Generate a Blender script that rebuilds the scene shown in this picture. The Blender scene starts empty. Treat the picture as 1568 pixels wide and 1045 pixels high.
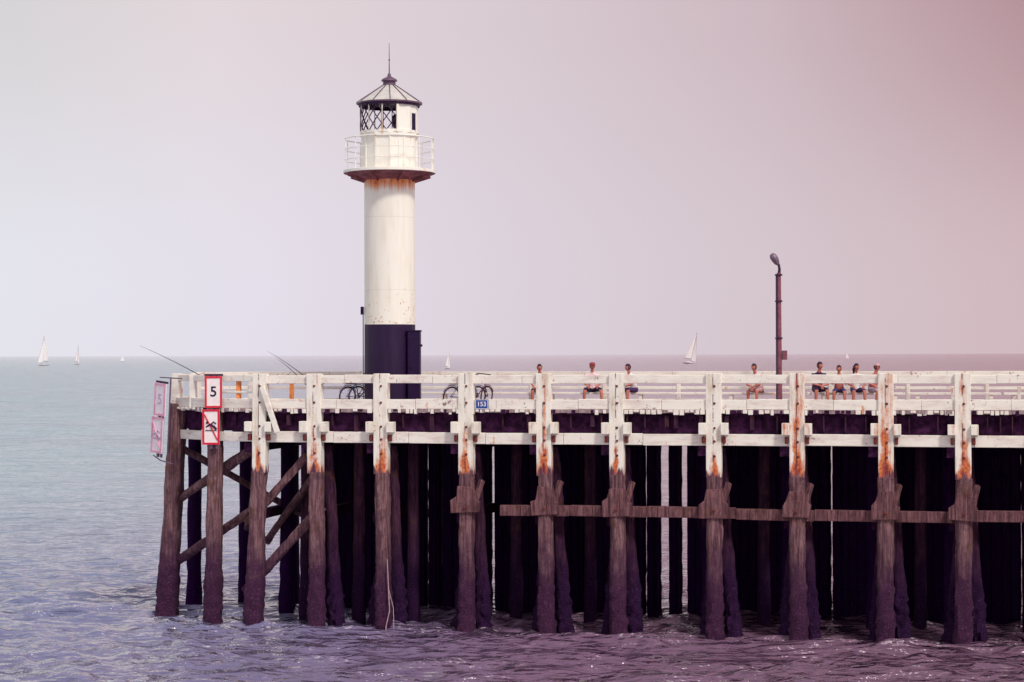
import bpy, bmesh, math, random
import numpy as np
from mathutils import Vector, Matrix, noise, Quaternion
random.seed(7)
sc=bpy.context.scene
R=math.radians
TH=R(11.86); CT,ST=math.cos(TH),math.sin(TH)
def W(s,w,z=0): return Vector((s*CT+w*ST, -s*ST+w*CT, z))
def lin(r,g,b):
    f=lambda c:(c/255/12.92) if c/255<=.04045 else ((c/255+.055)/1.055)**2.4
    return (f(r),f(g),f(b),1)
# ------------------------------------------------------------------ node helpers
class NT:
    def __init__(s,name,world=False):
        if world:
            s.id=bpy.data.worlds.new(name)
        else:
            s.id=bpy.data.materials.new(name)
        s.id.use_nodes=True; s.t=s.id.node_tree; s.t.nodes.clear()
    def n(s,typ,**k):
        nd=s.t.nodes.new(typ)
        ins=k.pop('ins',{})
        for a,b in k.items(): setattr(nd,a,b)
        for a,b in ins.items(): s.put(nd.inputs[a],b)
        return nd
    def put(s,sock,v):
        if isinstance(v,bpy.types.NodeSocket): s.t.links.new(v,sock)
        else: sock.default_value=v
    def m(s,op,a,b=0.0,c=None,clamp=False):
        nd=s.n('ShaderNodeMath',operation=op); nd.use_clamp=clamp
        s.put(nd.inputs[0],a); s.put(nd.inputs[1],b)
        if c is not None: s.put(nd.inputs[2],c)
        return nd.outputs[0]
    def ss(s,v,a,b,lo=0.0,hi=1.0):
        nd=s.n('ShaderNodeMapRange',interpolation_type='SMOOTHSTEP')
        s.put(nd.inputs[0],v); s.put(nd.inputs[1],a); s.put(nd.inputs[2],b); s.put(nd.inputs[3],lo); s.put(nd.inputs[4],hi)
        return nd.outputs[0]
    def mix(s,f,a,b,bt='MIX'):
        nd=s.n('ShaderNodeMix',data_type='RGBA',blend_type=bt)
        s.put(nd.inputs[0],f); s.put(nd.inputs[6],a); s.put(nd.inputs[7],b)
        return nd.outputs[2]
    def vscale(s,v,sc3):
        nd=s.n('ShaderNodeVectorMath',operation='MULTIPLY'); s.put(nd.inputs[0],v); nd.inputs[1].default_value=sc3
        return nd.outputs[0]
    def noise(s,v,scale,detail=4,rough=.6,dist=0):
        nd=s.n('ShaderNodeTexNoise'); s.put(nd.inputs['Vector'],v)
        nd.inputs['Scale'].default_value=scale; nd.inputs['Detail'].default_value=detail
        nd.inputs['Roughness'].default_value=rough; nd.inputs['Distortion'].default_value=dist
        return nd.outputs['Fac']
    def ramp(s,f,stops):
        nd=s.n('ShaderNodeValToRGB'); e=nd.color_ramp.elements
        e[0].position=stops[0][0]; e[0].color=stops[0][1]
        e[1].position=stops[-1][0]; e[1].color=stops[-1][1]
        for p,c in stops[1:-1]:
            x=e.new(p); x.color=c
        s.put(nd.inputs[0],f); return nd.outputs[0]
    def pos(s): return s.n('ShaderNodeNewGeometry').outputs['Position']
    def obj(s): return s.n('ShaderNodeTexCoord').outputs['Object']
    def xyz(s,v):
        nd=s.n('ShaderNodeSeparateXYZ'); s.put(nd.inputs[0],v); return nd.outputs
    def bump(s,h,strength=.5,dist=.02):
        nd=s.n('ShaderNodeBump'); s.put(nd.inputs['Height'],h)
        nd.inputs['Strength'].default_value=strength; nd.inputs['Distance'].default_value=dist
        return nd.outputs[0]
    def out(s,col,rough=.7,normal=None,metal=0,spec=.4):
        p=s.n('ShaderNodeBsdfPrincipled')
        s.put(p.inputs['Base Color'],col); s.put(p.inputs['Roughness'],rough)
        p.inputs['Metallic'].default_value=metal; p.inputs['Specular IOR Level'].default_value=spec
        if normal is not None: s.put(p.inputs['Normal'],normal)
        o=s.n('ShaderNodeOutputMaterial'); s.t.links.new(p.outputs[0],o.inputs[0]); return s.id

def simple(name,col,rough=.6,var=.25,metal=0,spec=.4,scale=6):
    t=NT(name); v=t.obj(); n=t.noise(v,scale,5)
    dark=tuple(c*(1-var) for c in col[:3])+(1,); lite=tuple(min(1,c*(1+var)) for c in col[:3])+(1,)
    c=t.mix(t.ss(n,.3,.7),dark,lite)
    return t.out(c,rough,t.bump(t.noise(v,scale*6,3),.25,.01),metal,spec)

RUST=lin(172,66,50); ORANGE=lin(222,134,74); CREAM=(.84,.81,.74,1)
def post_paint():
    t=NT('weathered_post_paint'); v=t.obj(); x,y,z=t.xyz(v)
    rnd=t.n('ShaderNodeObjectInfo').outputs['Random']
    off=t.n('ShaderNodeCombineXYZ'); t.put(off.inputs[0],t.m('MULTIPLY',rnd,37.0)); t.put(off.inputs[2],t.m('MULTIPLY',rnd,91.0))
    ad=t.n('ShaderNodeVectorMath',operation='ADD'); t.put(ad.inputs[0],v); t.put(ad.inputs[1],off.outputs[0]); vv=ad.outputs[0]
    st=t.noise(t.vscale(vv,(7,7,.7)),1.0,5,.65)
    bl=t.noise(vv,3.0,5,.6)
    fine=t.noise(vv,14,4,.7)
    wob=t.m('MULTIPLY',t.m('SUBTRACT',t.noise(vv,2.2,2),.5),.3)
    cen=t.m('SUBTRACT',1.0,t.m('MULTIPLY',t.m('ABSOLUTE',t.m('ADD',x,wob)),6.0),clamp=True)
    low=t.ss(z,6.5,5.2,.25,1); edge=t.ss(z,5.7,4.95)
    bias=t.m('MULTIPLY',t.ss(rnd,.25,.85),.20)
    r=t.m('ADD',t.m('ADD',t.m('MULTIPLY',st,.9),t.m('MULTIPLY',bl,.35)),bias)
    r=t.m('ADD',r,t.m('MULTIPLY',t.m('MULTIPLY',cen,low),.34))
    r=t.m('ADD',r,t.m('MULTIPLY',edge,.18))
    rm=t.ss(r,.76,1.04)
    rcol=t.mix(t.ss(fine,.35,.65),RUST,ORANGE)
    rcol=t.mix(t.ss(r,1.10,1.32),rcol,lin(124,46,52))
    base=t.mix(t.ss(t.noise(t.vscale(vv,(5,5,1.2)),1,5),.45,.75),CREAM,lin(206,190,172))
    c=t.mix(rm,base,rcol)
    chip=t.ss(t.m('ADD',fine,t.m('MULTIPLY',bl,.5)),.92,.99)
    c=t.mix(t.m('MULTIPLY',chip,.85),c,lin(104,68,86))
    seam=t.m('MULTIPLY',t.ss(t.m('ABSOLUTE',t.m('ADD',x,.015)),.022,.008),t.ss(t.noise(t.vscale(vv,(1,1,2)),1.5,3),.44,.56))
    c=t.mix(t.m('MULTIPLY',seam,.85),c,lin(70,40,60))
    wd=t.ss(t.m('ADD',z,t.m('MULTIPLY',t.m('SUBTRACT',st,.5),1.4)),5.06,4.9)
    wood=t.mix(t.ss(st,.35,.65),lin(84,44,66),lin(150,106,108))
    c=t.mix(wd,c,wood)
    return t.out(c,.75,t.bump(t.m('ADD',fine,t.m('MULTIPLY',chip,-.6)),.5,.015))
def white_paint(name='weathered_white_paint'):
    t=NT(name); v=t.pos()
    st=t.noise(t.vscale(v,(1.2,1.2,5)),1,5,.65); f=t.noise(v,9,5,.7); b=t.noise(v,1.3,3)
    base=t.mix(t.ss(st,.42,.75),CREAM,lin(212,196,190))
    g=t.ss(t.m('ADD',f,t.m('MULTIPLY',b,.6)),.93,1.05)
    c=t.mix(g,base,lin(120,84,98))
    c=t.mix(t.ss(t.m('ADD',t.noise(t.vscale(v,(2.5,2.5,1)),1.7,4),t.m('MULTIPLY',f,.3)),.77,.9),c,lin(205,140,105))
    return t.out(c,.7,t.bump(f,.4,.012))
def pile_wood(name,hi,mid,lo,barn=1.0,spec=.25,zr=(4.6,2.4)):
    t=NT(name); v=t.pos(); x,y,z=t.xyz(v)
    st=t.noise(t.vscale(v,(9,9,.6)),1.4,6,.75); b=t.noise(v,2.2,4); f=t.noise(v,24,3,.7); m2=t.noise(t.vscale(v,(2,2,.9)),2.2,5,.7)
    c=t.mix(t.ss(st,.38,.64),mid,hi)
    crack=t.ss(t.noise(t.vscale(v,(16,16,.5)),1.2,3,.5),.60,.68); c=t.mix(t.m('MULTIPLY',crack,.75),c,tuple(q*.3 for q in mid[:3])+(1,))
    c=t.mix(t.m('MULTIPLY',t.ss(m2,.45,.66),.6),c,tuple(q*.5 for q in mid[:3])+(1,))
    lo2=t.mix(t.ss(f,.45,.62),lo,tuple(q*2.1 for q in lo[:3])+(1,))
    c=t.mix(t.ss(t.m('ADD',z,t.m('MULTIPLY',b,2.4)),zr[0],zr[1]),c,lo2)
    bn=t.m('MULTIPLY',t.ss(f,.64,.70),t.ss(z,3.6,1.0))
    c=t.mix(t.m('MULTIPLY',bn,.5*barn),c,lin(160,122,146))
    c=t.mix(t.m('MULTIPLY',t.ss(b,.54,.66),t.m('MULTIPLY',t.ss(z,2.2,3.4),.65*barn)),c,lin(96,62,44))
    return t.out(c,.85,t.bump(t.m('ADD',st,t.m('MULTIPLY',f,.8)),.9,.05),spec=spec)
M_post=post_paint(); M_white=white_paint(); 
M_pile=pile_wood('tarred_pile_wood',lin(150,114,118),lin(92,58,72),lin(54,24,52))
M_raker=pile_wood('raker_pile_wood',lin(84,50,70),lin(54,26,54),lin(36,12,46),.7,.15)
M_shaded=pile_wood('shaded_pile_wood',lin(52,20,66),lin(38,9,56),lin(34,7,50),.08,.04)  # rear pile wood with the purple under-deck shadow painted into its colour
M_beamwood=pile_wood('brown_beam_wood',lin(140,100,104),lin(92,58,68),lin(92,54,72),.4,.2,(1,0))
M_deck=simple('deck_boards',lin(150,128,132),.8,.3)
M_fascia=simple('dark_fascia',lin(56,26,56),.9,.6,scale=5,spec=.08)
M_bolt=simple('rusty_bolt',lin(112,50,48),.6,.3,.4)
M_red=simple('red_sign_paint',lin(208,30,56),.45,.08)
M_signwhite=simple('sign_white',lin(236,226,226),.45,.05)
M_black=simple('black_paint',lin(34,10,54),.5,.2,spec=.2)
M_blue=simple('blue_enamel',lin(20,72,150),.35,.08)
M_grey=simple('weathered_steel',lin(120,100,120),.5,.2,.5)
M_darkmetal=simple('dark_metal',lin(52,26,60),.5,.25,.3)

# ------------------------------------------------------------------ mesh builder
class MB:
    def __init__(s): s.v=[];s.f=[];s.m=[]
    def add(s,vs,fs,mi=0):
        o=len(s.v); s.v+= [tuple(v) for v in vs]; s.f+=[tuple(i+o for i in f) for f in fs]; s.m+=[mi]*len(fs)
    def box(s,c,size,mi=0,rot=None,taper=1.0):
        hx,hy,hz=[q/2 for q in size]; vs=[]
        for dz in(-1,1):
            k=taper if dz>0 else 1
            for dx,dy in((-1,-1),(1,-1),(1,1),(-1,1)): vs.append(Vector((dx*hx*k,dy*hy*k,dz*hz)))
        if rot is not None: vs=[rot@v for v in vs]
        vs=[v+Vector(c) for v in vs]
        s.add(vs,[(0,3,2,1),(4,5,6,7),(0,1,5,4),(1,2,6,5),(2,3,7,6),(3,0,4,7)],mi)
    def span(s,x0,x1,y0,y1,z0,z1,mi=0): s.box(((x0+x1)/2,(y0+y1)/2,(z0+z1)/2),(x1-x0,y1-y0,z1-z0),mi)
    def beam(s,a,b,w,h,mi=0,up=(0,0,1)):
        a,b=Vector(a),Vector(b); d=(b-a); L=d.length; d.normalize()
        side=d.cross(Vector(up)); 
        if side.length<1e-4: side=d.cross(Vector((0,1,0)))
        side.normalize(); u=side.cross(d)
        m=Matrix((side,d,u)).transposed()
        s.box((a+b)/2,(w,L,h),mi,m)
    def tube(s,pts,rs,n=8,mi=0):
        pts=[Vector(p) for p in pts]
        if not hasattr(rs,'__len__'): rs=[rs]*len(pts)
        vs=[];fs=[]; prev=None
        for i,p in enumerate(pts):
            d=(pts[min(i+1,len(pts)-1)]-pts[max(i-1,0)]).normalized()
            if prev is None:
                a=d.orthogonal().normalized()
            else:
                a=(prev-d*prev.dot(d)).normalized()
            prev=a; b=d.cross(a)
            for k in range(n):
                t=2*math.pi*k/n; vs.append(p+(a*math.cos(t)+b*math.sin(t))*rs[i])
        for i in range(len(pts)-1):
            for k in range(n):
                k2=(k+1)%n; fs.append((i*n+k,i*n+k2,(i+1)*n+k2,(i+1)*n+k))
        fs.append(tuple(reversed(range(n)))); fs.append(tuple(range((len(pts)-1)*n,len(pts)*n)))
        s.add(vs,fs,mi)
    def lathe(s,prof,n=48,c=(0,0,0),mi=0,a0=0,a1=360):
        full=abs(a1-a0)>=359.9; k=n if full else n+1; vs=[];fs=[]
        for r,z in prof:
            for i in range(k):
                a=R(a0+(a1-a0)*i/n); vs.append((c[0]+r*math.sin(a),c[1]-r*math.cos(a),c[2]+z))
        for j in range(len(prof)-1):
            for i in range(n):
                i2=(i+1)%k; fs.append((j*k+i,j*k+i2,(j+1)*k+i2,(j+1)*k+i))
        s.add(vs,fs,mi)
    def torus(s,c,R0,r,axis,n=28,m=6,mi=0):
        ax=Vector(axis).normalized(); a=ax.orthogonal().normalized(); b=ax.cross(a); c=Vector(c); vs=[];fs=[]
        for i in range(n):
            t=2*math.pi*i/n; d=a*math.cos(t)+b*math.sin(t)
            for j in range(m):
                q=2*math.pi*j/m; vs.append(c+d*(R0+r*math.cos(q))+ax*r*math.sin(q))
        for i in range(n):
            for j in range(m):
                fs.append((i*m+j,((i+1)%n)*m+j,((i+1)%n)*m+(j+1)%m,i*m+(j+1)%m))
        s.add(vs,fs,mi)
    def pile(s,a,b,r0,r1,mi=0,amp=.02,sq=3.2,mussel=.035,n=18,step=.10):
        a,b=Vector(a),Vector(b); d=b-a; L=d.length; d.normalize(); k=max(2,int(L/step))
        side=Vector((1,0,0)); side=(side-d*side.dot(d)).normalized(); u=d.cross(side)
        seed=random.uniform(0,100); vs=[];fs=[]
        for i in range(k+1):
            f=i/k; p=a.lerp(b,f); r=r0+(r1-r0)*f; low=max(0,min(1,(2.2-p.z)/1.6))
            for j in range(n):
                t=2*math.pi*j/n; cx,cy=math.cos(t),math.sin(t)
                q=(abs(cx)**sq+abs(cy)**sq)**(-1/sq)
                w=noise.noise(Vector((cx*2+seed,cy*2,p.z*1.1)))*amp*1.3+noise.noise(Vector((cx*5+seed,cy*5,p.z*6)))*(amp*.5+mussel*1.4*low)+low*mussel*.5
                rr=r*q+w
                vs.append(p+side*cx*rr+u*cy*rr)
        for i in range(k):
            for j in range(n):
                j2=(j+1)%n; fs.append((i*n+j,i*n+j2,(i+1)*n+j2,(i+1)*n+j))
        fs.append(tuple(reversed(range(n)))); fs.append(tuple(range(k*n,(k+1)*n)))
        s.add(vs,fs,mi)
    def obj(s,name,mats,parent=None,bevel=0,smooth=None,loc=None,rotz=0):
        me=bpy.data.meshes.new(name); me.from_pydata(s.v,[],s.f); me.update()
        for m in mats: me.materials.append(m)
        me.polygons.foreach_set('material_index',s.m)
        bm=bmesh.new(); bm.from_mesh(me); bmesh.ops.recalc_face_normals(bm,faces=bm.faces); bm.to_mesh(me); bm.free()
        if smooth:
            me.polygons.foreach_set('use_smooth',[True]*len(me.polygons)); me.set_sharp_from_angle(angle=R(smooth))
        o=bpy.data.objects.new(name,me); sc.collection.objects.link(o)
        if parent: o.parent=parent
        if loc is not None: o.location=loc
        o.rotation_euler=(0,0,rotz)
        if bevel:
            b=o.modifiers.new('bevel','BEVEL'); b.width=bevel; b.segments=2; b.limit_method='ANGLE'; b.angle_limit=R(40)
        return o
def empty(name,loc=(0,0,0),rotz=0):
    e=bpy.data.objects.new(name,None); sc.collection.objects.link(e); e.location=loc; e.rotation_euler=(0,0,rotz); e.empty_display_size=.3; return e

# ------------------------------------------------------------------ pier
pier=empty('wooden_pier',(0,0,0),-TH)
WD=5.6; DZ=6.9; S_END=46
POSTS=[-6.325,-4.179,-1.457,1.052,3.297,6.264,8.743,11.371,13.650,16.05]
while POSTS[-1]<S_END-2.5: POSTS.append(POSTS[-1]+2.45+random.uniform(-.2,.2))
A=(-8.24,0.0);B=(-9.92,.574);C=(-11.8,2.02);C2=(-11.8,3.7);D=(-10.6,WD)
mb=MB()
x=-11.75
while x<S_END:
    w=.19; 
    xc=x+w/2
    if xc<C[0]: y0,y1=C[1],C2[1]
    else:
        y0=0 if xc>A[0] else (A[1]+(B[1]-A[1])*(A[0]-xc)/(A[0]-B[0]) if xc>B[0] else B[1]+(C[1]-B[1])*(B[0]-xc)/(B[0]-C[0]))
        y1=WD if xc>D[0] else C2[1]+(WD-C2[1])*(xc-C2[0])/(D[0]-C2[0])
    mb.span(x,x+w-.012,y0-.10-random.random()*.07,y1+.08,DZ-.1+random.uniform(-.012,.004),DZ+random.uniform(-.006,.006),0)
    x+=w
mb.obj('deck_planks',[M_deck],pier)
def edge(mb,poly,off,th,z0,z1,mi,seg=None,jit=0):
    for i in range(len(poly)-1):
        a,b=Vector(poly[i]),Vector(poly[i+1]); d=(b-a); L=d.length; d.normalize(); nrm=Vector((d.y,-d.x))
        k=max(1,int(round(L/seg))) if seg else 1
        for j in range(k):
            p=a+d*(L*j/k); q=a+d*(L*(j+1)/k); j1=random.uniform(-jit,jit)
            g=.006 if seg else 0
            p=p+d*g; q=q-d*g
            o=nrm*off
            m=((p.x+q.x)/2+o.x,(p.y+q.y)/2+o.y,(z0+z1)/2+j1)
            rot=Matrix.Rotation(math.atan2(d.y,d.x),3,'Z')@Matrix.Rotation(random.uniform(-jit,jit)*.4,3,'Y')
            mb.box(m,((q-p).length,th,z1-z0),mi,rot)
endp=[C2,C,B,A]
front=[A,(S_END,0)]
back=[(S_END,WD),D,C2]
mb=MB()
edge(mb,front,.06,.10,DZ+.0,DZ+.31,0,2.6,.010)
edge(mb,endp,.06,.10,DZ+.0,DZ+.31,0,2.0,.010)
edge(mb,back,.02,.10,DZ+.02,DZ+.20,0,2.6,.005)
edge(mb,front,-.02,.16,5.82,6.17,0,2.45,.012)
edge(mb,[C,B,A],-.02,.16,5.84,6.14,0,2.0,.006)
mb.obj('kerb_and_wale_beams',[M_white],pier,bevel=.015)
mb=MB(); 
for poly in(front,endp):
    for i in range(len(poly)-1):
        a,b=Vector(poly[i]),Vector(poly[i+1]); d=(b-a); L=d.length; d.normalize(); nrm=Vector((d.y,-d.x)); t=0
        rot=Matrix.Rotation(math.atan2(d.y,d.x),3,'Z')
        while t<L-.1:
            ww=random.uniform(.11,.2); p=a+d*(t+ww/2)+nrm*random.uniform(.08,.13); h=random.uniform(.06,.16)
            if random.random()<.9: mb.box((p.x,p.y,DZ-.005-h/2),(ww-random.uniform(.02,.05),.1,h),0 if random.random()<.82 else 1,rot)
            t+=ww
mb.obj('plank_ends',[M_white,M_fascia],pier,bevel=.008)
mb=MB()
edge(mb,front,-.22,.16,6.17,6.78,0,3.1,.0)
edge(mb,[C2,C,B,A],-.22,.16,6.17,6.78,0,3,.0)
edge(mb,back,-.2,.16,6.1,6.78,0,3,.0)
xx=-9.3
while xx<S_END: mb.span(xx,xx+.16,.35,WD-.35,6.35,6.78,0); xx+=.62
for yy in(1.4,2.8,4.2): mb.span(-9.6,S_END,yy-.14,yy+.14,5.95,6.33,0)
for s in POSTS+[-8.24]: mb.span(s-.5,s-.22,-.02,WD-.1,5.5,5.8,0)
for s in POSTS+[-8.24]: mb.span(s-.42,s-.18,.4,WD-.5,3.3,3.6,0)
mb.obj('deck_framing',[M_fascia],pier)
mb=MB(); xx=-8
while xx<S_END:
    w_=random.choice((.03,.04,.12)); mb.span(xx,xx+w_,-.07,.12,6.18+random.uniform(0,.2),6.72,0); xx+=random.uniform(.25,.9)
mb.obj('fascia_straps',[M_raker],pier)
for s in POSTS+[A[0]]:
    mb=MB()
    hw=.45+random.uniform(-.015,.02)
    mb.box((0,0,6.43),(hw,.36,3.16),0)
    mb.box((-.335,-.13,6.33),(.22,.38,.34+random.uniform(-.03,.03)),0); mb.box((.335,-.13,6.33),(.22,.38,.34+random.uniform(-.03,.03)),0)
    mb.box((-.31,-.10,5.99),(.10,.2,.2),1);mb.box((.31,-.10,5.99),(.10,.2,.2),1)
    for zz in(7.62,7.1,6.35,5.95,5.5): 
        mb.tube([(.03,-.175,zz),(.03,-.215,zz)],.04,8,1)
    o=mb.obj('painted_post',[M_post,M_bolt],pier,bevel=.03,loc=(s,0,0),rotz=R(random.uniform(-1,1)))
    o.rotation_euler[1]=R(random.uniform(-.45,.45))
mb=MB()
for s in POSTS:
    j=random.uniform(-.07,.07)
    mb.pile((s,.01,4.9),(s+j,.0,-1.5),.225,.24,0,amp=.04,mussel=.045)
mb.pile((A[0],.01,4.9),(A[0]-.28,0,-1.5),.235,.28,0,amp=.04,mussel=.05)
mb.pile((B[0],B[1]+.05,6.9),(B[0]-.18,B[1]+.1,-1.5),.235,.27,0,amp=.035,mussel=.05)
mb.pile((C[0]+.05,C[1],7.0),(C[0]-.5,C[1]+.05,-1.5),.27,.33,0,amp=.04,mussel=.05)
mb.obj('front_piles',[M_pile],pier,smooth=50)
mb=MB()
for s in POSTS:
    j=random.uniform(-.08,.08)
    mb.pile((s+.12,.75,5.7),(s+.55+j,.5,-1.5),.15,.20,0,amp=.04,mussel=.08)
    mb.pile((s-.1,.9,3.6),(s-.38+j,.42,-1.5),.15,.22,0,amp=.05,mussel=.10)
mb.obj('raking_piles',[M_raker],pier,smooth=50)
mb=MB()
for s in POSTS[2:]:
    vs=[];pr=[(-.43,3.66),(.38,3.66),(.42,4.02),(.32,4.12),(.24,4.5),(-.23,4.5),(-.29,4.16),(-.44,4.06)]
    pr=[(a+random.uniform(-.03,.03),b+random.uniform(-.05,.05)) for a,b in pr]
    for y in(-.28,.06): vs+=[(s+a,y,b) for a,b in pr]
    n=len(pr); mb.add(vs,[tuple(range(n)),tuple(reversed(range(n,2*n)))]+[(i,(i+1)%n,n+(i+1)%n,n+i) for i in range(n)],0)
    mb.beam((s+.22,.08,3.95),(s+.40,.4,4.66),.15,.16,0)
    mb.tube([(s,-.3,3.86),(s,-.35,3.86)],.05,8,1)
x0=-.42
while x0<S_END:
    L=random.uniform(2.2,2.7); dz=random.uniform(-.03,.03); mb.beam((x0,.2,3.75+dz),(x0+L-.01,.2,3.75+dz+random.uniform(-.03,.03)),.26,.33,0); x0+=L
mb.obj('lower_wale',[M_beamwood,M_bolt],pier,bevel=.035)
mb=MB()
for a,b,w in [((-8.4,.35,5.7),(-12.15,2.3,3.6),.28),((-8.2,.35,3.9),(-12.3,2.3,1.5),.28),((-6.4,.4,5.8),(-8.8,.4,3.2),.26),
              ((-6.3,.45,3.75),(-8.9,.45,1.0),.3),((-6.4,.5,5.0),(-8.9,2.6,2.4),.22),((-8.3,.5,5.6),(-10.5,5.2,2.6),.22),
              ((-11.9,2.2,5.6),(-8.3,5.2,3.0),.2)]:
    mb.pile(a,b,w/2,w/2,0,amp=.035,n=12,mussel=.03)
mb.obj('end_braces',[M_pile],pier,smooth=50)
mb=MB()
for s in POSTS: 
    sm=s*1.012-.62
    mb.pile((sm,2.8,6.3),(sm+.1,2.8,-1.5),.22,.26,0,n=12,step=.3)
for s,w in[(-8.15,2.6),(-11.85,3.75),(-10.6,5.4),(-8.9,5.4)]:
    mb.pile((s,w,6.3),(s-.05,w,-1.5),.2,.24,0,n=12,step=.3)
mb.obj('inner_piles',[M_shaded],pier,smooth=50)
mb=MB()
for s,w in[(-5.3,1.3),(-3.55,1.5),(-7.2,1.7),(-.35,2.4),(2.1,2.2),(7.6,2.3),(12.4,2.3)]:
    mb.pile((s,w,6.3),(s-.05,w,-1.5),.17,.2,0,n=12,step=.3)
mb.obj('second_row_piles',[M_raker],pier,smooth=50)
# mooring rope hanging by a pile
mb=MB(); mb.tube([(-3.95,-.28,2.2),(-3.90,-.33,1.4),(-3.86,-.34,.6),(-3.98,-.34,.1),(-3.95,-.34,-.4)],.018,6,0); mb.tube([(-3.9,-.33,1.3),(-3.74,-.33,.7),(-3.72,-.33,-.3)],.014,6,0)
mb.obj('hanging_rope',[simple('frayed_rope',lin(170,140,150),.9)],pier)
gaps=[(-4.08,.10),(-3.57,.07),(-1.81,.14),(1.386,.11),(3.42,.06),(4.04,.28),(4.695,.19),(9.53,.045),(15.6,.13),(18.4,.1),(24,.2),(31,.15)]
mb=MB(); s=-7.6
def rag(sx0,sx1,y,amp=.022,mi=0):
    k=40; vs=[];fs=[]
    for i in range(k+1):
        z=-1+7.2*i/k; g=(1+1.5*max(0,min(1,(2.5-z)/2))); a=noise.noise(Vector((sx0*9,z*3,0)))*amp*g; b=noise.noise(Vector((sx1*9+5,z*3,0)))*amp*g
        vs+=[(sx0+a,y,z),(sx1+b,y,z),(sx1+b,y+.2,z),(sx0+a,y+.2,z)]
    for i in range(k):
        for j in range(4):
            fs.append((4*i+j,4*i+(j+1)%4,4*i+4+(j+1)%4,4*i+4+j))
    mb.add(vs,fs,mi)
edges=[-7.6]+[q for g,w in gaps for q in (g-w/2,g+w/2)]+[S_END]
for a,b in zip(edges[::2],edges[1::2]):
    rag(a,b,WD-.15,.02)
    s=a+.02
    while s<b-.06:
        nx=min(b-.02,s+random.uniform(.24,.36)); rag(s,nx-.03,WD-.38+random.uniform(-.06,.02),.01); s=nx
mb.obj('rear_sheet_piling',[M_shaded],pier)
# ------------------------------------------------------------------ railings
rail=empty('pier_railing',(0,0,0),-TH)
mb=MB()
edge(mb,front,.0,.15,7.70,7.965,0,2.9,.010)
edge(mb,endp,.0,.12,7.76,7.965,0,2.2,.008)
edge(mb,[B,A],.0,.05,7.38,7.45,0)
mb.obj('near_top_rail',[M_white],rail,bevel=.015)
mb=MB()
edge(mb,back,.0,.13,7.87,8.02,0,3,.005)
edge(mb,back,.0,.06,7.42,7.52,0,3,.005)
s=-10.5
while s<S_END: mb.span(s-.06,s+.06,WD-.07,WD+.07,6.9,7.87,0); s+=2.5
for p in(B,C,C2): mb.span(p[0]-.15,p[0]+.15,p[1]-.13,p[1]+.13,6.3,8.0,0)
mb.box((-11,1.4,7.4),(.22,.2,1.1),0)
mb.obj('far_rail',[M_white],rail,bevel=.012)
mb=MB()
mb.beam((-8.05,-.25,7.6),(-7.55,-.25,6.15),.14,.15,0)
mb.beam((-7.45,.9,6.9),(-7.45,.9,7.75),.12,.12,1)
mb.beam((-9.05,.35,6.9),(-9.05,.35,7.8),.14,.14,1)
mb.beam((13.35,1.2,6.9),(13.35,1.2,7.6),.1,.1,0); mb.beam((15.3,1.2,6.9),(15.3,1.2,7.6),.1,.1,0)
mb.obj('rail_struts',[M_white,simple('orange_post',ORANGE,.7,.3)],rail,bevel=.01)

bench=empty('pier_bench',(0,0,0),-TH)
mb=MB(); s=-6
while s<S_END-3:
    for k in range(3): mb.span(s,s+2.9,4.85+k*.15,4.98+k*.15,7.26,7.33,0)
    for q in(s+.3,s+2.6): mb.span(q-.06,q+.06,4.88,5.24,6.9,7.26,0)
    s+=3.0
mb.obj('seat_slats',[M_white],bench,bevel=.01)

# ------------------------------------------------------------------ lighthouse
LX,LY=-4.01,3.6
lh=empty('lighthouse',(LX,LY,0))
def tower_mat():
    t=NT('lighthouse_paint'); v=t.obj(); x,y,z=t.xyz(v)
    st=t.noise(t.vscale(v,(5,5,.5)),1,5,.6); f=t.noise(v,10,4,.65); b=t.noise(v,1.6,4)
    c=t.mix(t.ss(st,.42,.78),(.86,.84,.76,1),(.78,.73,.62,1))
    r=t.m('ADD',t.m('MULTIPLY',st,.8),t.ss(z,13.5,14.3,0,.56))
    c=t.mix(t.ss(r,.70,1.0),c,ORANGE)
    c=t.mix(t.ss(t.m('ADD',r,t.m('MULTIPLY',f,.3)),1.1,1.25),c,RUST)
    spot=t.m('MULTIPLY',t.ss(t.m('ADD',f,t.m('MULTIPLY',b,.4)),.82,.86),t.ss(z,11.0,9.8,.0,1))
    c=t.mix(spot,c,lin(190,100,50))
    s2=t.ss(t.m('ADD',f,t.m('MULTIPLY',b,.35)),.92,.96); c=t.mix(t.m('MULTIPLY',s2,.6),c,lin(200,140,90))
    zz=t.m('FRACT',t.m('MULTIPLY',z,.42)); sm=t.ss(t.m('ABSOLUTE',t.m('SUBTRACT',zz,.5)),.0,.008,.86,1)
    c=t.mix(1.0,c,sm,'MULTIPLY')
    blk=t.ss(z,9.595,9.585)
    c=t.mix(blk,c,t.mix(t.ss(st,.4,.7),lin(34,10,52),lin(44,20,62)))
    return t.out(c,.5,t.bump(f,.15,.01),spec=.3)
M_tower=tower_mat()
t=NT('lantern_paint'); v=t.obj(); st=t.noise(t.vscale(v,(6,6,.8)),1,4); 
M_lhw=t.out(t.mix(t.ss(st,.57,.74),(.86,.84,.77,1),lin(220,182,146)),.5,t.bump(t.noise(v,12),.15,.01))
M_roof=simple('lead_roof',lin(198,196,192),.55,.12,.1)
M_rustcone=simple('rusty_underside',lin(128,72,80),.7,.5,scale=4)
mb=MB()
mb.lathe([(.84,6.9),(.84,7.0),(.835,9.59),(.83,14.38)],64,mi=0)
mb.obj('tower',[M_tower],lh,smooth=40)
mb=MB()
mb.lathe([(.84,14.32),(.9,14.36),(1.40,14.51),(1.47,14.55)],32,mi=1)
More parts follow.
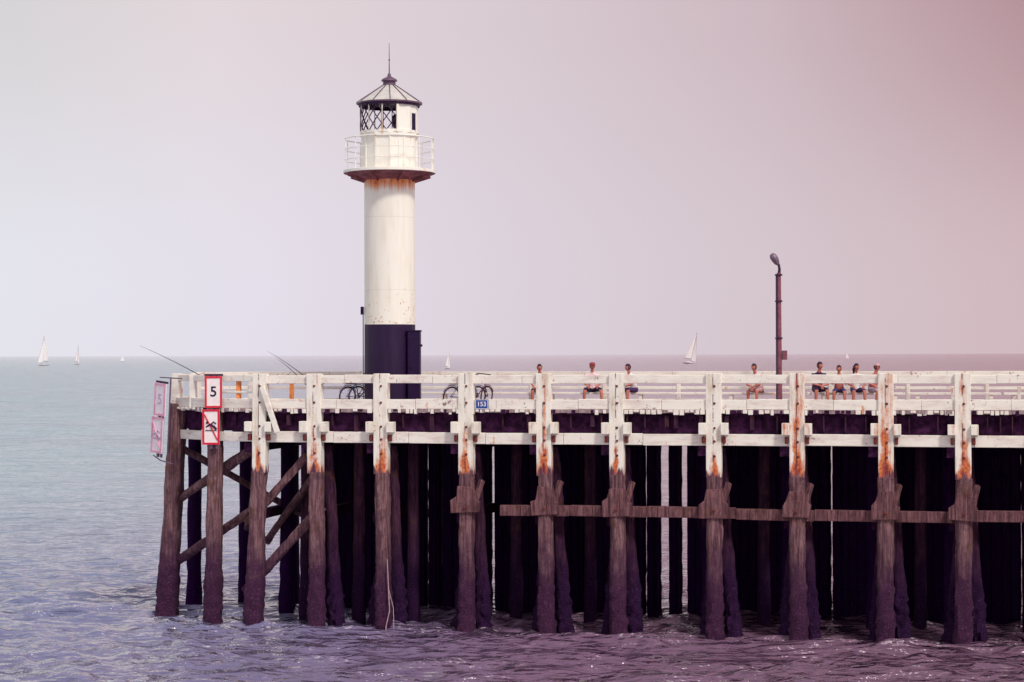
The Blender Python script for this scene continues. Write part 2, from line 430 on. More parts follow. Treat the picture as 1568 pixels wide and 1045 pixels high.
mb.lathe([(1.50,14.55),(1.52,14.56),(1.52,14.64),(1.5,14.65),(.5,14.65)],32,mi=0)
for k in range(8):
    a=R(22+45*k); d=Vector((math.sin(a),-math.cos(a),0))
    mb.beam(d*.84+Vector((0,0,14.30)),d*1.42+Vector((0,0,14.49)),.04,.1,1)
mb.obj('gallery',[M_lhw,M_rustcone],lh,smooth=30)
mb=MB()
N=12
mb.lathe([(.90,14.63),(.90,15.74),(.98,15.76),(.98,15.84),(.9,15.84)],N,mi=0,a0=5,a1=365)
for k in range(N):
    a=R(5+30*k); mb.box((.90*math.sin(a),-.90*math.cos(a),15.18),(.05,.04,1.1),0,Matrix.Rotation(a,3,'Z'))
mb.obj('lantern_drum',[M_lhw],lh)
mb=MB(); r=.95
mb.lathe([(r,15.84),(r,16.82)],5,mi=0,a0=19.5,a1=150); mb.lathe([(r-.05,15.84),(r-.05,16.82)],5,mi=0,a0=19.5,a1=150)
for a in(19.5,150): 
    ar=R(a); mb.box((r*math.sin(ar),-r*math.cos(ar),16.33),(.07,.07,.98),0,Matrix.Rotation(ar,3,'Z'))
for k in range(7):
    ar=R(-10.5-30*k); mb.box((r*math.sin(ar),-r*math.cos(ar),16.33),(.03,.03,.98),0,Matrix.Rotation(ar,3,'Z'))
mb.lathe([(r+.02,15.84),(r+.02,15.93),(r-.03,15.93)],24,mi=0)
for a,wd,mi in((58,.20,1),):
    ar=R(a); rr=r*.985; mb.box((rr*math.sin(ar),-rr*math.cos(ar),16.2),(wd*1.15,.05,.56),1,Matrix.Rotation(ar,3,'Z'))
    for q in(-.13,.13):
        mb.box((rr*1.02*math.sin(ar)+q*math.cos(ar),-rr*1.02*math.cos(ar)+q*math.sin(ar),16.2),(.03,.05,.62),0,Matrix.Rotation(ar,3,'Z'))
mb.obj('lantern_wall',[M_lhw,M_black],lh)
mb=MB()
def lat(a,z): a=R(a); return (r*math.sin(a),-r*math.cos(a),z)
for st in range(-135,20,19):
    for sgn in(1,-1):
        pts=[]
        for i in range(9):
            f=i/8; aa=(st+38*f) if sgn>0 else (st+38*(1-f))
            if -140<=aa<=19.5: pts.append(lat(aa,15.9+.86*f))
        if len(pts)>1: mb.tube(pts,.019,5,0)
for st in range(160,215,18): mb.tube([lat(st,15.9),lat(st,16.78)],.015,5,0)
mb.lathe([(r+.05,16.74),(r+.07,16.8),(r-.05,16.82)],24,mi=0)
mb.obj('lattice_glazing_bars',[M_darkmetal],lh)
mb=MB(); mb.lathe([(.02,15.84),(.12,15.9),(.06,16.05),(.11,16.14),(.13,16.3),(.11,16.44),(.05,16.5),(.0,16.52)],16,c=(.2,0,0),mi=0); mb.obj('lamp_optic',[M_darkmetal],lh,smooth=40)
mb=MB()
mb.lathe([(.95,16.80),(1.08,16.82),(1.09,16.87)],N,mi=1,a0=5,a1=365)
mb.lathe([(1.09,16.87),(.22,17.45)],N,mi=0,a0=5,a1=365)
for k in range(N):
    ar=R(5+30*k); d=Vector((math.sin(ar),-math.cos(ar),0)); mb.tube([d*1.08+Vector((0,0,16.885)),d*.22+Vector((0,0,17.46))],.018,5,1)
mb.lathe([(.22,17.44),(.2,17.58),(.27,17.60),(.24,17.66),(.07,17.75),(.04,17.85),(0,17.86)],20,mi=1)
mb.tube([(0,0,17.8),(0,0,18.3),(0,0,18.85)],[.022,.014,.008],6,1)
mb.lathe([(0,18.25),(.035,18.3),(0,18.35)],8,mi=1)
mb.obj('roof',[M_roof,simple('roof_trim',lin(96,72,96),.5,.2)],lh)
mb=MB()
for zz,rr in((15.68,.02),(15.33,.013),(14.98,.013)): mb.torus((0,0,zz),1.48,rr,(0,0,1),12,5)
for k in range(N):
    ar=R(15+30*k); rr=1.46; mb.tube([(rr*math.sin(ar),-rr*math.cos(ar),14.6),(rr*math.sin(ar),-rr*math.cos(ar),15.69)],.016,6)
mb.obj('gallery_railing',[M_lhw],lh)
mb=MB()
mb.span(.62,1.02,-.75,.1,6.9,9.36,0); mb.span(.60,1.05,-.78,.13,9.36,9.40,0)
mb.span(.66,.98,-.765,-.75,7.1,9.2,0); mb.tube([(1.0,-.5,8.9),(1.09,-.5,8.9)],.04,8,0)
mb.tube([(.72,-.78,8.2),(.72,-.82,8.2)],.03,8,0)
mb.obj('door_cabinet',[M_black],lh,bevel=.015)
mb=MB()
mb.tube([(-.87,-.1,6.9),(-.87,-.1,9.95)],.018,6,0); mb.box((-.9,-.1,10.05),(.1,.16,.26),1); mb.tube([(-.9,-.18,10.1),(-.9,-.26,10.08)],.04,8,1)
mb.obj('cable_and_lamp_box',[M_grey,M_black],lh)

# ------------------------------------------------------------------ street lamp
p=W(7.918,4.4,0); lamp=empty('street_lamp',(p.x,p.y,0))
M_pole=simple('rusty_pole',lin(122,70,84),.6,.3)
mb=MB()
mb.tube([(0,0,6.9),(0,0,7.7),(0,0,9.0),(0,0,11.22)],[.10,.095,.085,.07],10,0)
mb.span(-.10,-.05,-.06,.06,6.9,11.15,1)
for zz in(7.9,9.1,10.3,11.15): mb.box((-.01,0,zz),(.22,.2,.05),1)
mb.tube([(.01,0,11.2),(.02,0,11.34),(.0,0,11.48),(-.06,0,11.55)],[.05,.045,.04,.04],8,1)
mb.box((.17,-.04,8.55),(.15,.16,.3),0)
mb.obj('pole',[M_pole,M_darkmetal],lamp,smooth=40)
mb=MB()
q=[Vector((-.01,0,11.47)),Vector((-.06,0,11.54)),Vector((-.12,0,11.65)),Vector((-.19,0,11.76)),Vector((-.24,0,11.83))]
mb.tube(q,[.04,.09,.12,.12,.06],12,0)
mb.obj('lamp_head',[M_grey],lamp,smooth=60)

# ------------------------------------------------------------------ signs
def text(body,size,loc,mat,parent,name,rotz=0):
    cu=bpy.data.curves.new(name,'FONT'); cu.body=body; cu.size=size; cu.align_x='CENTER'; cu.align_y='CENTER'; cu.extrude=.004; cu.offset=size*.012
    o=bpy.data.objects.new(name+'_tmp',cu); sc.collection.objects.link(o); bpy.context.view_layer.update()
    me=bpy.data.meshes.new_from_object(o.evaluated_get(bpy.context.evaluated_depsgraph_get())); bpy.data.objects.remove(o)
    me.materials.clear(); me.materials.append(mat)
    o=bpy.data.objects.new(name,me); sc.collection.objects.link(o); o.parent=parent; o.location=loc; o.rotation_euler=(R(90),0,rotz); return o
def framed(mb,cx,z0,z1,w,th=.065):
    mb.span(cx-w/2,cx+w/2,-.02,.02,z0,z1,0)
    for a,b,c,d in((cx-w/2,cx+w/2,z1-th,z1),(cx-w/2,cx+w/2,z0,z0+th)): mb.span(a,b,-.035,-.022,c,d,1)
    for a,b in((cx-w/2,cx-w/2+th),(cx+w/2-th,cx+w/2)): mb.span(a,b,-.034,-.022,z0+th,z1-th,1)
def warn(loc,rotz,red,num=M_black,mw=M_signwhite):
    e=empty('warning_sign',loc,rotz); mb=MB()
    framed(mb,.0,6.91,7.93,.56); framed(mb,-.08,5.73,6.86,.56)
    mb.tube([(-.24,-.03,6.30),(-.10,-.03,6.38),(.02,-.03,6.30),(.1,-.03,6.22)],[.02,.035,.04,.03],8,2)
    mb.tube([(-.08,-.03,6.38),(.0,-.03,6.46),(.08,-.03,6.40)],.022,8,2)
    mb.lathe([(0,-.05),(.05,0),(0,.05)],12,c=(-.2,-.03,6.44),mi=2)
    for k in range(4): mb.tube([(-.26+k*.09,-.03,6.17),(-.215+k*.09,-.03,6.2),(-.17+k*.09,-.03,6.17)],.014,6,2)
    mb.tube([(-.29,-.034,6.7),(.13,-.034,5.88)],.022,6,1)
    mb.span(-.12,-.04,.03,.09,5.6,8.0,3); mb.span(.06,.12,.03,.09,5.6,8.0,3)
    mb.span(-.3,.3,.025,.06,7.935,8.0,4)
    mb.obj('boards',[mw,red,num,M_grey,M_darkmetal],e)
    text('5',.46,(0,-.026,7.42),num,e,'numeral_five')
    return e
warn((-9.60,2.22,0),0,M_red)
M_fade=simple('faded_red_paint',lin(226,160,186),.5,.15); M_fnum=simple('faded_grey',lin(196,172,196),.5,.1)
w2=warn((-12.02,4.25,-.25),R(-46),M_fade,M_fnum,simple('faded_sign_white',lin(236,226,236),.5,.06)); w2.rotation_euler[1]=R(4.5); w2.scale=(1.12,1,1.05); w2.location.z=-.62
mb=MB(); mb.beam((.36,.1,5.6),(.36,.1,8.15),.035,.035,0); mb.tube([(-.3,.05,5.62),(0,.1,5.5),(.6,.15,5.45)],.02,8,0); mb.beam((-.2,.1,8.1),(.8,.2,8.15),.035,.035,0)
mb.obj('bracket_frame',[M_grey],w2)
p=W(-.935,-.135,0); e=empty('number_plate',(p.x,p.y,0),-TH); mb=MB()
mb.span(-.21,.21,-.015,.015,6.90,7.21,0)
for a,b,c,d in((-.2,.2,7.185,7.20),(-.2,.2,6.91,6.925),(-.2,-.185,6.925,7.185),(.185,.2,6.925,7.185)): mb.span(a,b,-.02,-.0155,c,d,1)
mb.obj('plate',[M_blue,M_signwhite],e); text('153',.20,(0,-.018,7.055),M_signwhite,e,'numerals')

# ------------------------------------------------------------------ fishing rods
def rod(a,b,droop=.12):
    e=empty('fishing_rod'); a,b=Vector(a),Vector(b); pts=[];n=8
    for i in range(n+1):
        f=i/n; pts.append(a.lerp(b,f)-Vector((0,0,droop*f*f)))
    mb=MB(); mb.tube(pts,[.016-.012*i/n for i in range(n+1)],6,0)
    d=(a-b).normalized(); mb.tube([a+d*.5,a],.025,6,1); mb.tube([a+Vector((0,-.04,-.08)),a+Vector((0,.04,-.08))],.05,8,1)
    mb.obj('rod_and_reel',[M_darkmetal,M_black],e)
rod((-10.5,4.9,7.95),(-12.6,5.6,9.05)); rod((-7.0,5.2,7.9),(-8.3,5.8,8.85)); rod((-7.2,5.0,7.9),(-7.95,5.4,8.6))

# ------------------------------------------------------------------ bicycles
def bike(loc,yaw,col,lean=6):
    e=empty('bicycle',loc,yaw); e.rotation_euler=(R(lean),0,yaw); fr=simple('bike_frame_paint',col,.35,.1)
    mb=MB(); rw=.34
    for cx in(-.53,.53):
        mb.torus((cx,0,rw),rw-.02,.02,(0,1,0),32,6,1); mb.torus((cx,0,rw),rw-.05,.01,(0,1,0),32,5,2)
        mb.tube([(cx,-.05,rw),(cx,.05,rw)],.02,8,2)
        for k in range(12):
            t=math.pi*2*k/12; mb.tube([(cx,0,rw),(cx+(rw-.05)*math.cos(t),0,rw+(rw-.05)*math.sin(t))],.003,4,2)
    bb=(-.08,0,.29); st=(-.22,0,.78); hd=(.36,0,.82); hl=(.40,0,.68)
    for a,b,r in((bb,st,.016),(st,hd,.016),(bb,hl,.019),(hd,hl,.02),(hl,(.53,-.05,rw),.012),(hl,(.53,.05,rw),.012),
                 (bb,(-.53,-.05,rw),.01),(bb,(-.53,.05,rw),.01),(st,(-.53,-.05,rw),.008),(st,(-.53,.05,rw),.008)): mb.tube([a,b],r,8,0)
    mb.tube([st,(-.25,0,.92)],.013,8,2); mb.tube([hd,(.34,0,1.03)],.013,8,2)
    mb.tube([(.26,-.29,1.06),(.36,-.2,1.06),(.36,.2,1.06),(.26,.29,1.06)],.016,8,1)
    mb.tube([(-.38,0,.94),(-.30,0,.96),(-.12,0,.94)],[.07,.06,.02],10,1)
    mb.torus((-.08,.04,.29),.09,.008,(0,1,0),20,5,2); mb.tube([(-.08,.07,.29),(0,.07,.15)],.01,6,2); mb.tube([(-.08,-.07,.29),(-.16,-.07,.43)],.01,6,2)
    mb.box((0,.12,.14),(.09,.09,.02),1); mb.box((-.16,-.12,.44),(.09,.09,.02),1)
    mb.tube([(-.25,0,.72),(-.70,0,.72)],.01,6,2)
    for cx in(-.53,.53):
        mb.tube([(cx+.37*math.cos(t),0,rw+.37*math.sin(t)) for t in[R(q) for q in range(20,170,15)]],.012,6,0)
    mb.box((-.5,0,.86),(.32,.26,.2),1,None,1.15)
    mb.obj('bicycle_parts',[fr,M_black,M_grey],e,smooth=50)
for s,w,yw,c in((-2.15,2.6,R(38),lin(40,60,110)),(-1.85,3.1,R(55),lin(120,40,60)),(-5.75,2.9,R(40),lin(60,80,130)),(-5.5,3.5,R(25),lin(70,50,90))):
    p=W(s,w,DZ); bike(p,yw,c)

# ------------------------------------------------------------------ people
M_skin=simple('skin',lin(190,116,100),.55,.06,spec=.3); M_hair=simple('dark_hair',lin(48,18,44),.7,.3); M_shoe=simple('shoe',lin(60,40,60),.6,.2)
M_eye=simple('eye_white',lin(225,215,215),.3,.02); M_lip=simple('lips',lin(165,80,80),.5,.05)
def person(s,w,yaw,shirt,shorts,lean=.1,turn=0,spread=.12,arms='thigh',sleeve=True,hat=None,longhair=False,trousers=False,seat=.43,scale=1.0):
    e=empty('person',W(s,w,DZ),yaw); e.scale=(scale,)*3
    L=lean
    J={}; 
    def j(n,x,y,z,rx,ry=None): J[n]=(Vector((x,y,z)),(rx,ry or rx))
    hz=seat+.09
    j('pel',0,0,hz,.145,.12); j('sp',0,-.02-L*.25,hz+.2,.135,.11); j('ch',0,-.02-L*.75,hz+.40,.16,.12); j('nb',0,-.01-L,hz+.51,.085,.08); j('nk',0,-.03-L*1.08,hz+.585,.054); j('hd',0,-.05-L*1.12,hz+.66,.06)
    for sg,n in((-1,'L'),(1,'R')):
        j('hip'+n,sg*.10,-.03,hz-.01,.10); j('kn'+n,sg*(.10+spread*.6),-.46,hz+.0,.067); j('an'+n,sg*(.10+spread*.75),-.40 if n=='L' else -.5,.085,.04); j('to'+n,sg*(.12+spread*.8),-.60 if n=='L' else -.69,.035,.034)
        j('sh'+n,sg*.195,-.01-L*.9,hz+.46,.065)
        if arms=='thigh': j('el'+n,sg*.27,-.10-L*.7,hz+.2,.047); j('wr'+n,sg*.17,-.33,hz+.13,.03)
        elif arms=='knee': j('el'+n,sg*.25,-.28-L*.5,hz+.17,.047); j('wr'+n,sg*.05,-.46,hz+.12,.03)
        elif arms=='phone':
            j('el'+n,sg*.25,-.14-L*.6,hz+.22,.047); j('wr'+n,sg*.06,-.34-L*.5,hz+.36,.03)
    E=[('pel','sp'),('sp','ch'),('ch','nb'),('nb','nk'),('nk','hd')]
    for n in'LR': E+=[('pel','hip'+n),('hip'+n,'kn'+n),('kn'+n,'an'+n),('an'+n,'to'+n),('ch','sh'+n),('sh'+n,'el'+n),('el'+n,'wr'+n)]
    names=list(J); me=bpy.data.meshes.new('b'); me.from_pydata([J[n][0] for n in names],[(names.index(a),names.index(b)) for a,b in E],[])
    o=bpy.data.objects.new('btmp',me); sc.collection.objects.link(o)
    o.modifiers.new('s','SKIN'); sub=o.modifiers.new('u','SUBSURF'); sub.levels=2; sub.render_levels=2
    for i,n in enumerate(names):
        sv=me.skin_vertices[0].data[i]; sv.radius=J[n][1]; sv.use_root=(n=='pel')
    bpy.context.view_layer.update()
    m2=bpy.data.meshes.new_from_object(o.evaluated_get(bpy.context.evaluated_depsgraph_get())); bpy.data.objects.remove(o)
    sm=simple('shirt_cloth',shirt,.85,.15,scale=12); tm=simple('trouser_cloth',shorts,.85,.15,scale=12)
    m2.materials.clear()
    for m in(M_skin,sm,tm,M_shoe): m2.materials.append(m)
    def lab(p):
        best=9;bl=None
        for a,b in E:
            A_,B_=J[a][0],J[b][0]; d=B_-A_; f=max(0,min(1,(p-A_).dot(d)/d.length_squared)); rr=J[a][1][0]*(1-f)+J[b][1][0]*f
            q=(p-(A_+d*f)).length-rr
            if q<best: best=q; bl=(a,b,f)
        a,b,f=bl
        if b.startswith('to'): return 3
        if b.startswith('an'): return 2 if (trousers and f<.93) else (3 if f>.95 else 0)
        if b.startswith('kn') : return 2
        if b.startswith('hip') or (a=='pel' and f<.25): return 2
        if b.startswith('wr'): return 0
        if b.startswith('el'): return 1 if (sleeve and f<.62) else 0
        if b in('nk','hd'): return 0
        return 1
    for pl in m2.polygons: pl.material_index=lab(Vector(pl.center)); pl.use_smooth=True
    ob=bpy.data.objects.new('body',m2); sc.collection.objects.link(ob); ob.parent=e
    hc=J['hd'][0]+Vector((0,-.015,.075)); mb=MB()
    rot=Matrix.Rotation(turn,3,'Z'); 
    def hd(v): return hc+rot@Vector(v)
    nu,nv=20,14
    def shell(k,mi,filt=None):
        vs=[];fs=[]
        for i in range(nv+1):
            ph=math.pi*i/nv
            for q in range(nu):
                t=2*math.pi*q/nu; x=math.sin(ph)*math.sin(t); y=-math.sin(ph)*math.cos(t); z=math.cos(ph)
                X=x*.078;Y=y*.098;Z=z*.118
                if z<0: X*=1+.28*z*abs(z)-.05; Y*=(1+.12*z) if y<0 else (1+.35*z)
                if y<-.75 and abs(x)<.2 and -.25<z<.12 and mi==0: Y-=.018*(1-abs(x)/.2)
                vs.append(hd((X*k,Y*k,Z*k)))
        for i in range(nv):
            for q in range(nu):
                ph=math.pi*(i+.5)/nv;t=2*math.pi*(q+.5)/nu; y=-math.sin(ph)*math.cos(t); z=math.cos(ph)
                if filt and not filt(y,z): continue
                fs.append((i*nu+q,i*nu+(q+1)%nu,(i+1)*nu+(q+1)%nu,(i+1)*nu+q))
        mb.add(vs,fs,mi)
    shell(1.0,0)
    shell(1.12,1,lambda y,z: z>.42 or (y>-.35 and z>-.35) or (y>.2 and z>-.6))
    for sg in(-1,1):
        mb.lathe([(0,-.011),(.013,0),(0,.011)],8,c=hd((sg*.030,-.084,.008)),mi=2); mb.lathe([(0,-.006),(.007,0),(0,.006)],6,c=hd((sg*.030,-.094,.008)),mi=1)
        mb.tube([hd((sg*.074,.0,.022)),hd((sg*.090,.012,.0)),hd((sg*.074,.0,-.028))],[.008,.012,.007],6,0)
        mb.tube([hd((sg*.014,-.092,.03)),hd((sg*.045,-.083,.03))],.004,5,1)
    mb.tube([hd((-.022,-.087,-.055)),hd((0,-.093,-.055)),hd((.022,-.087,-.055))],[.003,.007,.003],6,3)
    mb.tube([hd((0,-.092,.01)),hd((0,-.112,-.022)),hd((0,-.094,-.03))],[.007,.013,.008],7,0)
    if longhair: mb.tube([hd((0,.07,.04)),hd((0,.10,-.08)),hd((0,.085,-.22)),hd((0,.09,-.30))],[.06,.075,.06,.02],10,1)
    if hat is not None:
        mb.tube([hd((0,0,.05)),hd((0,0,.09)),hd((0,.0,.135))],[.102,.098,.05],14,4); mb.box(hd((0,-.12,.055)),(.13,.1,.012),4,rot)
    mb.obj('head',[M_skin,M_hair,M_eye,M_lip,simple('cap_cloth',hat or (0.1,.1,.1,1),.8)],e,smooth=70)
    mb=MB()
    for sg,n in((-1,'L'),(1,'R')):
        wr=J['wr'+n][0]; fd=(wr-J['el'+n][0]).normalized()
        if arms in('thigh','knee'): fd=(fd+Vector((0,-.25,-.5))).normalized()
        sd=fd.cross(Vector((0,0,1)));
        if sd.length<.1: sd=Vector((1,0,0))
        sd.normalize(); dn=sd.cross(fd).normalized()
        if dn.z>0: dn=-dn
        mb.tube([wr-fd*.02,wr+fd*.03,wr+fd*.075,wr+fd*.092],[.026,.033,.036,.02],10,0)
        for k,(o_,ln) in enumerate(((-.028,.066),(-.010,.076),(.009,.072),(.027,.056))):
            b0=wr+fd*.075+sd*o_; mb.tube([b0,b0+fd*ln*.5+dn*.006,b0+fd*ln*.8+dn*.022,b0+fd*ln+dn*.042],[.0095,.009,.008,.005],7,0)
        ts=-sg; b0=wr+fd*.02+sd*.026*ts; mb.tube([b0,b0+fd*.03+sd*.022*ts,b0+fd*.062+sd*.028*ts+dn*.01],[.012,.011,.006],7,0)
    mb.obj('hands',[M_skin],e,smooth=70)
    if arms=='phone':
        mb=MB(); c=(J['wrL'][0]+J['wrR'][0])/2+Vector((0,-.07,.03)); mb.box(c,(.08,.012,.15),0,Matrix.Rotation(R(-25),3,'X')); mb.obj('phone',[M_black],e,bevel=.004)
    return e
WS=lin(236,230,232)
SY=4.98
person(-.067,SY,R(-15),lin(56,30,76),lin(40,24,60),.08,R(20))
person(1.685,SY,R(0),lin(236,200,208),lin(30,12,56),.05,R(10),spread=.26,arms='thigh',hat=lin(150,50,66),scale=1.03)
person(3.10,SY,R(-50),WS,lin(60,34,80),.2,R(-15),arms='knee')
person(7.25,SY,R(-40),lin(225,200,205),lin(190,140,142),.26,R(0),arms='knee',sleeve=False)
person(9.10,SY,R(10),lin(60,28,80),lin(44,24,66),.18,R(30),arms='knee',scale=1.04)
person(9.80,SY,R(-8),lin(200,118,112),lin(56,50,104),.10,R(-20),arms='phone',sleeve=False,scale=.96)
person(10.33,SY,R(5),WS,lin(66,50,98),.06,R(25),arms='thigh',longhair=True)
person(10.87,SY,R(30),lin(190,120,120),lin(176,160,176),.14,R(25),arms='thigh',hat=lin(200,160,166))

# ------------------------------------------------------------------ sailboats
M_sail=simple('sail_cloth',(.74,.71,.72,1),.8,.04); M_hull=simple('hull_paint',lin(205,196,206),.4,.05)
def boat(x,y,h,yaw,heel,wid=1.0):
    e=empty('sailboat',(x,y,0)); e.rotation_euler=(R(heel)*math.cos(yaw),R(heel)*math.sin(yaw),yaw); L=h*.62*wid; mb=MB(); n=12; vs=[];fs=[]
    for i in range(n+1):
        f=i/n; xx=-L/2+L*f; b=L*.15*(math.sin(math.pi*min(1,f*.82+.18))**.7); zt=L*(.075+.04*f); 
        if i==n: b=.02
        vs+=[(xx,-b,zt),(xx,-b*.8,zt*.3),(xx,0,-L*.03),(xx,b*.8,zt*.3),(xx,b,zt)]
    for i in range(n):
        for j in range(4): fs.append((i*5+j,(i+1)*5+j,(i+1)*5+j+1,i*5+j+1))
        fs.append((i*5+4,(i+1)*5+4,(i+1)*5,i*5))
    fs.append((0,1,2,3,4)); mb.add(vs,fs,0)
    mb.box((-.02*L,0,L*.12),(L*.35,L*.13,L*.05),0,None,.8)
    mb.tube([(L*.08,0,L*.05),(L*.08,0,h)],[h*.006,h*.004],6,2); mb.tube([(L*.08,0,h*.15),(-L*.42,0,h*.15)],h*.006,6,2)
    def sail(P,Q,T,bel,mi):
        P,Q,T=map(Vector,(P,Q,T)); k=8; vs=[];fs=[]
        for i in range(k+1):
            a=P.lerp(T,i/k); b=Q.lerp(T,i/k)
            for j in range(k+1):
                f=j/k; q=a.lerp(b,f)+Vector((-(h*.03)*math.sin(math.pi*i/k)*f,bel*math.sin(math.pi*f)*(1-i/k*.6),0)); vs.append(q)
        for i in range(k):
            for j in range(k): a=i*(k+1)+j; fs.append((a,a+1,a+k+2,a+k+1))
        mb.add(vs,fs,mi)
    sail((L*.07,0,h*.17),(-L*.42,0,h*.17),(L*.07,0,h*.98),h*.04,1)
    sail((L*.49,0,h*.10),(L*.02,h*.03,h*.13),(L*.10,0,h*.86),h*.04,1)
    mb.tube([(L*.49,0,h*.1),(L*.09,0,h*.9)],h*.002,4,2)
    mb.obj('hull_and_sails',[M_hull,M_sail,M_grey],e,smooth=50)
boat(153.6,1639,28,R(35),13,.85); boat(-407,1640,26,R(225),4,.7); boat(-422,1840,19,R(62),3,.65); boat(-517,2540,10,R(210),3); boat(-38.6,1110,10,R(60),5); boat(513,2940,11,R(30),3)

# ------------------------------------------------------------------ sea
def axis(lo,hi,step,a0,a1,g):
    mid=list(np.arange(lo,hi,step)); up=[];x=mid[-1];s=step
    while x<a1: s*=g; x+=s; up.append(x)
    dn=[];x=mid[0];s=step
    while x>a0: s*=g; x-=s; dn.append(x)
    return np.array(dn[::-1]+mid+up)
xs=axis(-21,20,.095,-24000,24000,1.05)
ys=axis(-16,10,.095,-900,26000,1.018)
X,Y=np.meshgrid(xs,ys); sx=np.gradient(xs)[None,:]; sy=np.gradient(ys)[:,None]
rng=np.random.default_rng(3); Z=np.zeros_like(X)
wx=.35*np.sin(X*.31+Y*.23)+.3*np.sin(X*.17-Y*.41+1)
for i in range(76):
    lam=.38*(13)**(rng.random()**1.25); th=math.radians(258+rng.normal()*30); k=2*math.pi/lam; kx,ky=k*math.cos(th),k*math.sin(th)
    a=.0185*lam**.8*(1 if lam<2.2 else .62)
    ph=rng.random()*6.28
    nyq=np.clip(1.4-2.7*(abs(kx)*sx+abs(ky)*sy)/math.pi,0,1)
    c=np.sin(kx*(X+wx)+ky*(Y+wx*.7)+ph)
    grp=.6+.4*np.sin(X*rng.uniform(-.35,.35)+Y*rng.uniform(-.3,.3)+ph*3)
    Z+=a*nyq*grp*(c+.4*(c*c-.5)*2)
nx,ny=len(xs),len(ys)
co=np.stack([X.ravel(),Y.ravel(),Z.ravel()],1).astype(np.float32)
idx=np.arange(nx*ny).reshape(ny,nx); q=np.stack([idx[:-1,:-1],idx[:-1,1:],idx[1:,1:],idx[1:,:-1]],-1).reshape(-1,4).astype(np.int32)
me=bpy.data.meshes.new('sea'); me.vertices.add(len(co)); me.vertices.foreach_set('co',co.ravel())
me.loops.add(q.size); me.loops.foreach_set('vertex_index',q.ravel()); me.polygons.add(len(q)); me.polygons.foreach_set('loop_start',np.arange(0,q.size,4,dtype=np.int32))
me.polygons.foreach_set('use_smooth',np.ones(len(q),dtype=bool)); me.update(calc_edges=True)
sea=bpy.data.objects.new('sea',me); sc.collection.objects.link(sea)
t=NT('sea_water'); v=t.pos(); px,py,pz=t.xyz(v)
n1=t.noise(t.vscale(v,(.6,1.2,1)),1.7,4,.62); n2=t.noise(t.vscale(v,(.38,1.1,1)),.38,4,.65); n4=t.noise(t.vscale(v,(.012,.05,1)),1,3,.6)
n5=t.noise(t.vscale(v,(.10,.34,1)),1,4,.7)
h=t.m('ADD',t.m('ADD',t.m('MULTIPLY',n1,.24),t.m('MULTIPLY',n2,1.0)),t.m('MULTIPLY',n5,.9))
nrm=t.bump(h,1.0,1.0)
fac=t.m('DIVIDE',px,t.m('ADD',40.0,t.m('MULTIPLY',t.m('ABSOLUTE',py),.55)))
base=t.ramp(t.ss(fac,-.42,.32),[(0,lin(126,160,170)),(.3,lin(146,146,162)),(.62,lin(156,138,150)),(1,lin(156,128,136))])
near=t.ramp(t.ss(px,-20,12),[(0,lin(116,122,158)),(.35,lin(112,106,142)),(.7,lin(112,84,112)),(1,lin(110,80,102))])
base=t.mix(t.ss(py,90,-5),base,near)  # far base kept lighter: aerial haze painted into the water colour
base=t.mix(t.m('MULTIPLY',t.ss(n4,.35,.7),.22),base,lin(104,86,112))
# churned foam around the piles; crest whites paint in whitecaps and sun glints
wl=t.m('ADD',t.m('MULTIPLY',px,ST),t.m('MULTIPLY',py,CT))
fn=t.noise(t.vscale(v,(1,1.6,1)),4.5,4,.7); fn2=t.noise(v,.9,3)
f1=t.m('MULTIPLY',t.m('MULTIPLY',t.ss(t.m('ABSOLUTE',t.m('SUBTRACT',wl,.1)),1.3,.3),t.ss(px,-13.2,-12.2)),t.ss(t.m('ADD',fn,t.m('MULTIPLY',fn2,.6)),.90,.98))
f2=t.m('MULTIPLY',t.ss(pz,.13,.22),t.ss(fn,.52,.62))
foam_glint=t.m('ADD',t.m('MULTIPLY',f1,.75),t.m('MULTIPLY',f2,.55),clamp=True)
base=t.mix(foam_glint,base,lin(214,204,218))
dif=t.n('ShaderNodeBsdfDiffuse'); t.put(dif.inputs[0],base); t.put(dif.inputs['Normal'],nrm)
gl=t.n('ShaderNodeBsdfGlossy'); gl.inputs['Roughness'].default_value=.11; t.put(gl.inputs['Normal'],nrm); gl.inputs[0].default_value=(1,.98,1,1)
fr=t.n('ShaderNodeFresnel'); fr.inputs[0].default_value=1.33; t.put(fr.inputs['Normal'],nrm)
wf=t.m('MULTIPLY',t.ss(fr.outputs[0],.0,.36,.02,.97),t.ss(n5,.3,.62,.70,1.0))
wf=t.m('MULTIPLY',wf,t.m('SUBTRACT',1.0,foam_glint))
mx=t.n('ShaderNodeMixShader'); t.put(mx.inputs[0],wf); t.t.links.new(dif.outputs[0],mx.inputs[1]); t.t.links.new(gl.outputs[0],mx.inputs[2])
o=t.n('ShaderNodeOutputMaterial'); t.t.links.new(mx.outputs[0],o.inputs[0]); me.materials.append(t.id)

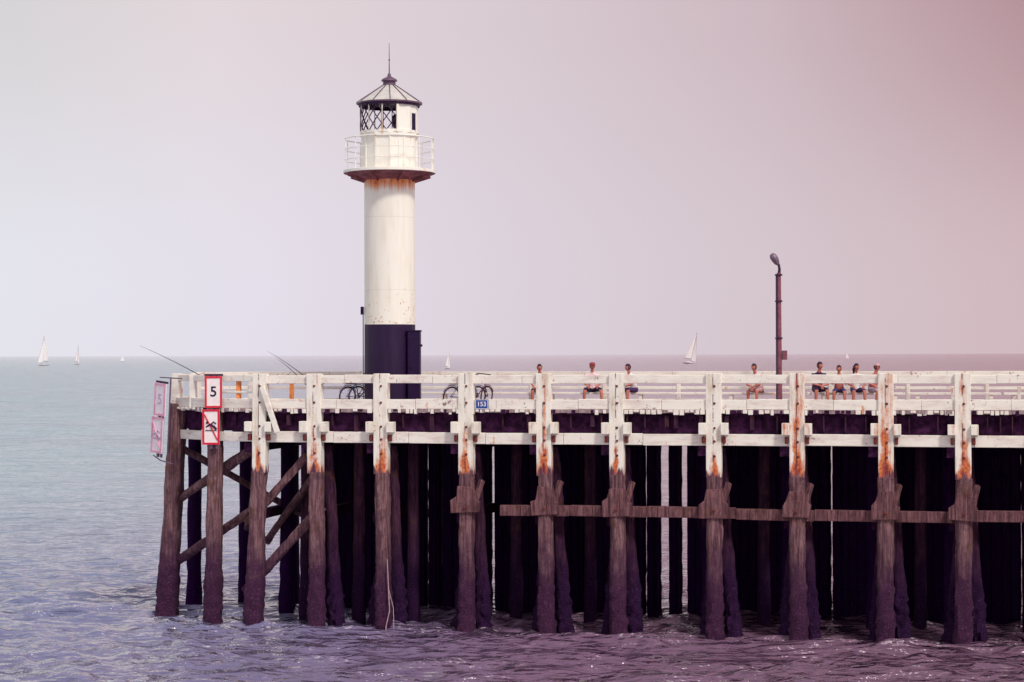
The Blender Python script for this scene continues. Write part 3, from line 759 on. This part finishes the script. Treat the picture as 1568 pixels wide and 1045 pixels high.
# ------------------------------------------------------------------ sky + sun
S=Vector((.42,-.62,.82)).normalized(); el=math.asin(S.z); az=math.atan2(S.x,S.y)
t=NT('sky',True); sc.world=t.id
tc=t.n('ShaderNodeTexCoord').outputs['Generated']; x,y,z=t.xyz(tc)
sk=t.n('ShaderNodeTexSky',sky_type='NISHITA'); sk.sun_disc=False; sk.sun_elevation=el; sk.sun_rotation=az; sk.dust_density=3
skc=t.mix(1.0,sk.outputs[0],(.1,.1,.1,1),'MULTIPLY')
f=t.n('ShaderNodeMapRange'); t.put(f.inputs[0],x); f.inputs[1].default_value=-.5; f.inputs[2].default_value=.5; u=f.outputs[0]
P=lambda q:.5+q
Lr=t.ramp(u,[(0,lin(232,230,236)),(P(-.26),lin(230,230,239)),(P(-.12),lin(229,223,235)),(P(0),lin(221,210,220)),(P(.13),lin(214,198,206)),(P(.26),lin(209,184,190)),(1,lin(220,211,216))])
Tr=t.ramp(u,[(0,lin(212,210,210)),(P(-.26),lin(211,209,210)),(P(-.15),lin(226,213,216)),(P(0),lin(215,199,205)),(P(.13),lin(202,178,185)),(P(.26),lin(174,130,138)),(1,lin(215,205,212))])
cl=t.noise(t.vscale(tc,(1,1,3.5)),2.2,4,.5)
zz=t.m('ADD',z,t.m('MULTIPLY',t.m('SUBTRACT',cl,.5),.08))
c=t.mix(t.ss(zz,.02,.20),Lr,Tr)
c=t.mix(t.m('MULTIPLY',t.ss(cl,.35,.7),.10),c,lin(238,232,240))
c=t.mix(.04,c,skc)
bg=t.n('ShaderNodeBackground'); t.put(bg.inputs[0],c); bg.inputs[1].default_value=1.02
o=t.n('ShaderNodeOutputWorld'); t.t.links.new(bg.outputs[0],o.inputs[0])
sl=bpy.data.lights.new('sun','SUN'); sl.energy=2.5; sl.angle=R(8); sl.color=(1,.95,.86)
so=bpy.data.objects.new('sun',sl); sc.collection.objects.link(so); so.rotation_euler=(-S).to_track_quat('-Z','Y').to_euler(); so.location=S*50

# ------------------------------------------------------------------ camera
cd=bpy.data.cameras.new('camera'); cam=bpy.data.objects.new('camera',cd); sc.collection.objects.link(cam); sc.camera=cam
cam.location=(0,-60.8,8.6); cam.rotation_euler=(R(90.392),R(.17),0); cd.sensor_width=36; cd.lens=68.9; cd.clip_end=60000; cd.clip_start=.5
sc.view_settings.view_transform='Standard'; sc.view_settings.look='None'; sc.view_settings.exposure=0
